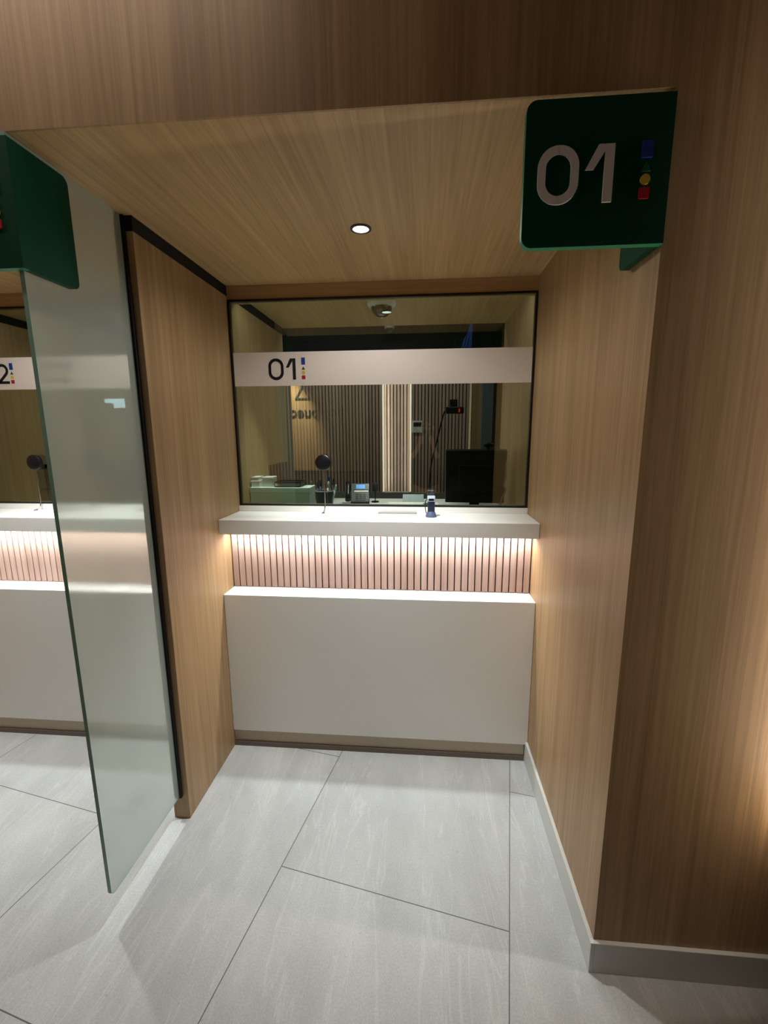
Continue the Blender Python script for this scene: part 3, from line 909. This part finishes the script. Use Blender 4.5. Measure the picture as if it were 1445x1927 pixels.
V = [(0, 0, 0.95), (0, 0.0, 1.12), (0, 0.0, 1.30), (0, 0.005, 1.42), (0, 0.01, 1.49), (0, 0.025, 1.56), (0, 0.03, 1.64), (0, 0.025, 1.71),
     (0.19, 0, 1.40), ER, WRR, (-0.19, 0, 1.40), EL, WRL,
     (0.10, 0, 0.88), (0.105, 0.02, 0.50), (0.11, -0.01, 0.09), (-0.10, 0, 0.88), (-0.105, 0.02, 0.50), (-0.11, -0.01, 0.09),
     (0.115, 0.14, 0.035), (-0.115, 0.14, 0.035)]
E_ = [(0, 1), (1, 2), (2, 3), (3, 4), (4, 5), (5, 6), (6, 7), (3, 8), (8, 9), (9, 10), (3, 11), (11, 12), (12, 13), (0, 14), (14, 15), (15, 16), (0, 17), (17, 18), (18, 19), (16, 20), (19, 21)]
R_ = [(.14, .10), (.125, .09), (.15, .10), (.11, .08), .052, (.065, .075), (.078, .095), (.06, .075), .055, .042, .026, .055, .042, .026, .085, .055, .037, .085, .055, .037, (.04, .03), (.04, .03)]
# hands: palm and five fingers round the phone edges, grown on the same body mesh
def hand(wi, s):
    wx, wy, wz = V[wi]
    palm = len(V); V.append((s * 0.066, 0.405, 1.475)); R_.append((.030, .016)); E_.append((wi, palm))
    for k, (dz, ln) in enumerate(((0.055, .034), (0.037, .040), (0.018, .038), (0.000, .030))):
        a = len(V); V.append((s * 0.064, 0.428, 1.495 + dz)); R_.append(.0095); E_.append((palm, a))
        b = len(V); V.append((s * (0.062 - ln * 0.4), 0.4415, 1.500 + dz)); R_.append(.0085); E_.append((a, b))
        c = len(V); V.append((s * (0.062 - ln), 0.4445, 1.502 + dz)); R_.append(.0075); E_.append((b, c))
    a = len(V); V.append((s * 0.056, 0.392, 1.51)); R_.append(.011); E_.append((palm, a))
    b = len(V); V.append((s * 0.036, 0.412, 1.535)); R_.append(.009); E_.append((a, b))
hand(10, 1); hand(13, -1)
body = skin('body', V, E_, R_, skin_m, per)
# face
lathe('nose', [(0, 0.024), (0.006, 0.018), (0.011, 0.004), (0.012, -0.002), (0, -0.006)], skin_m, per, 16, 2, (0, 0.122, 1.632))
for s in (-1, 1):
    lathe('eye', [(0, -0.009), (0.007, -0.006), (0.010, 0), (0.007, 0.006), (0, 0.009)], mat('eye_dark', (40, 34, 30), 0.2), per, 14, 1, (s * 0.031, 0.108, 1.658))
    lathe('ear', [(0, -0.03), (0.010, -0.022), (0.012, 0), (0.010, 0.022), (0, 0.03)], skin_m, per, 14, 2, (s * 0.079, 0.022, 1.645))
tube('mouth', [(-0.022, 0.112, 1.597), (0, 0.119, 1.595), (0.022, 0.112, 1.597)], 0.005, mat('lip', (150, 84, 76), 0.5), per, 8, 4)
skin('hair', [(0, -0.02, 1.60), (0, -0.02, 1.67), (0, 0.0, 1.735), (0, 0.06, 1.742)], [(0, 1), (1, 2), (2, 3)], [(.075, .06), (.092, .085), (.085, .085), (.06, .035)], hair_m, per)
jv = [V[i] for i in (0, 1, 2, 3)] + [V[8], V[9], tuple(Vector(V[9]).lerp(Vector(V[10]), 0.86)), V[11], V[12], tuple(Vector(V[12]).lerp(Vector(V[13]), 0.86)), (0, 0.005, 1.46)]
skin('jacket', jv, [(0, 1), (1, 2), (2, 3), (3, 4), (4, 5), (5, 6), (3, 7), (7, 8), (8, 9), (3, 10)],
     [(.17, .125), (.155, .115), (.175, .125), (.14, .105), .078, .062, .042, .078, .062, .042, (.075, .07)], jacket_m, per)
skin('trousers', [(0, 0, 0.98), V[14], V[15], V[16], V[17], V[18], V[19]], [(0, 1), (1, 2), (2, 3), (0, 4), (4, 5), (5, 6)],
     [(.155, .115), .105, .075, .060, .105, .075, .060], trouser_m, per)
for s in (-1, 1):
    bm = bmesh.new(); add_prism(bm, rrect(s * 0.113 - 0.048, s * 0.113 + 0.048, -0.09, 0.20, 0.045, 6), 2, 0.0, 0.075)
    finish('shoe', bm, shoe_m, per, False, 0.02, 3)
sp = thing('smartphone', 'dark smartphone held up in front of the mirrored person', 'phone', (0.02, -0.006, 1.545), (math.radians(-10), 0, 0))
bm = bmesh.new(); add_prism(bm, rrect(-0.036, 0.036, -0.075, 0.075, 0.010, 6), 1, -0.008, 0.0)
finish('case', bm, plastic_b, sp, False, 0.001)
bm = bmesh.new(); add_prism(bm, rrect(-0.034, 0.034, -0.072, 0.072, 0.008, 6), 1, -0.0092, -0.0081)
finish('display', bm, mat('phone_screen', (40, 40, 44), 0.15, emit=(150, 140, 125), estr=0.5), sp)
for k in range(2):
    lathe('lens', [(0, 0.0), (0.006, 0.0), (0.006, 0.0015), (0, 0.002)], mat('lens_glass', (10, 10, 18), 0.1), sp, 16, 1, (-0.020, 0.0001, 0.058 - 0.02 * k))
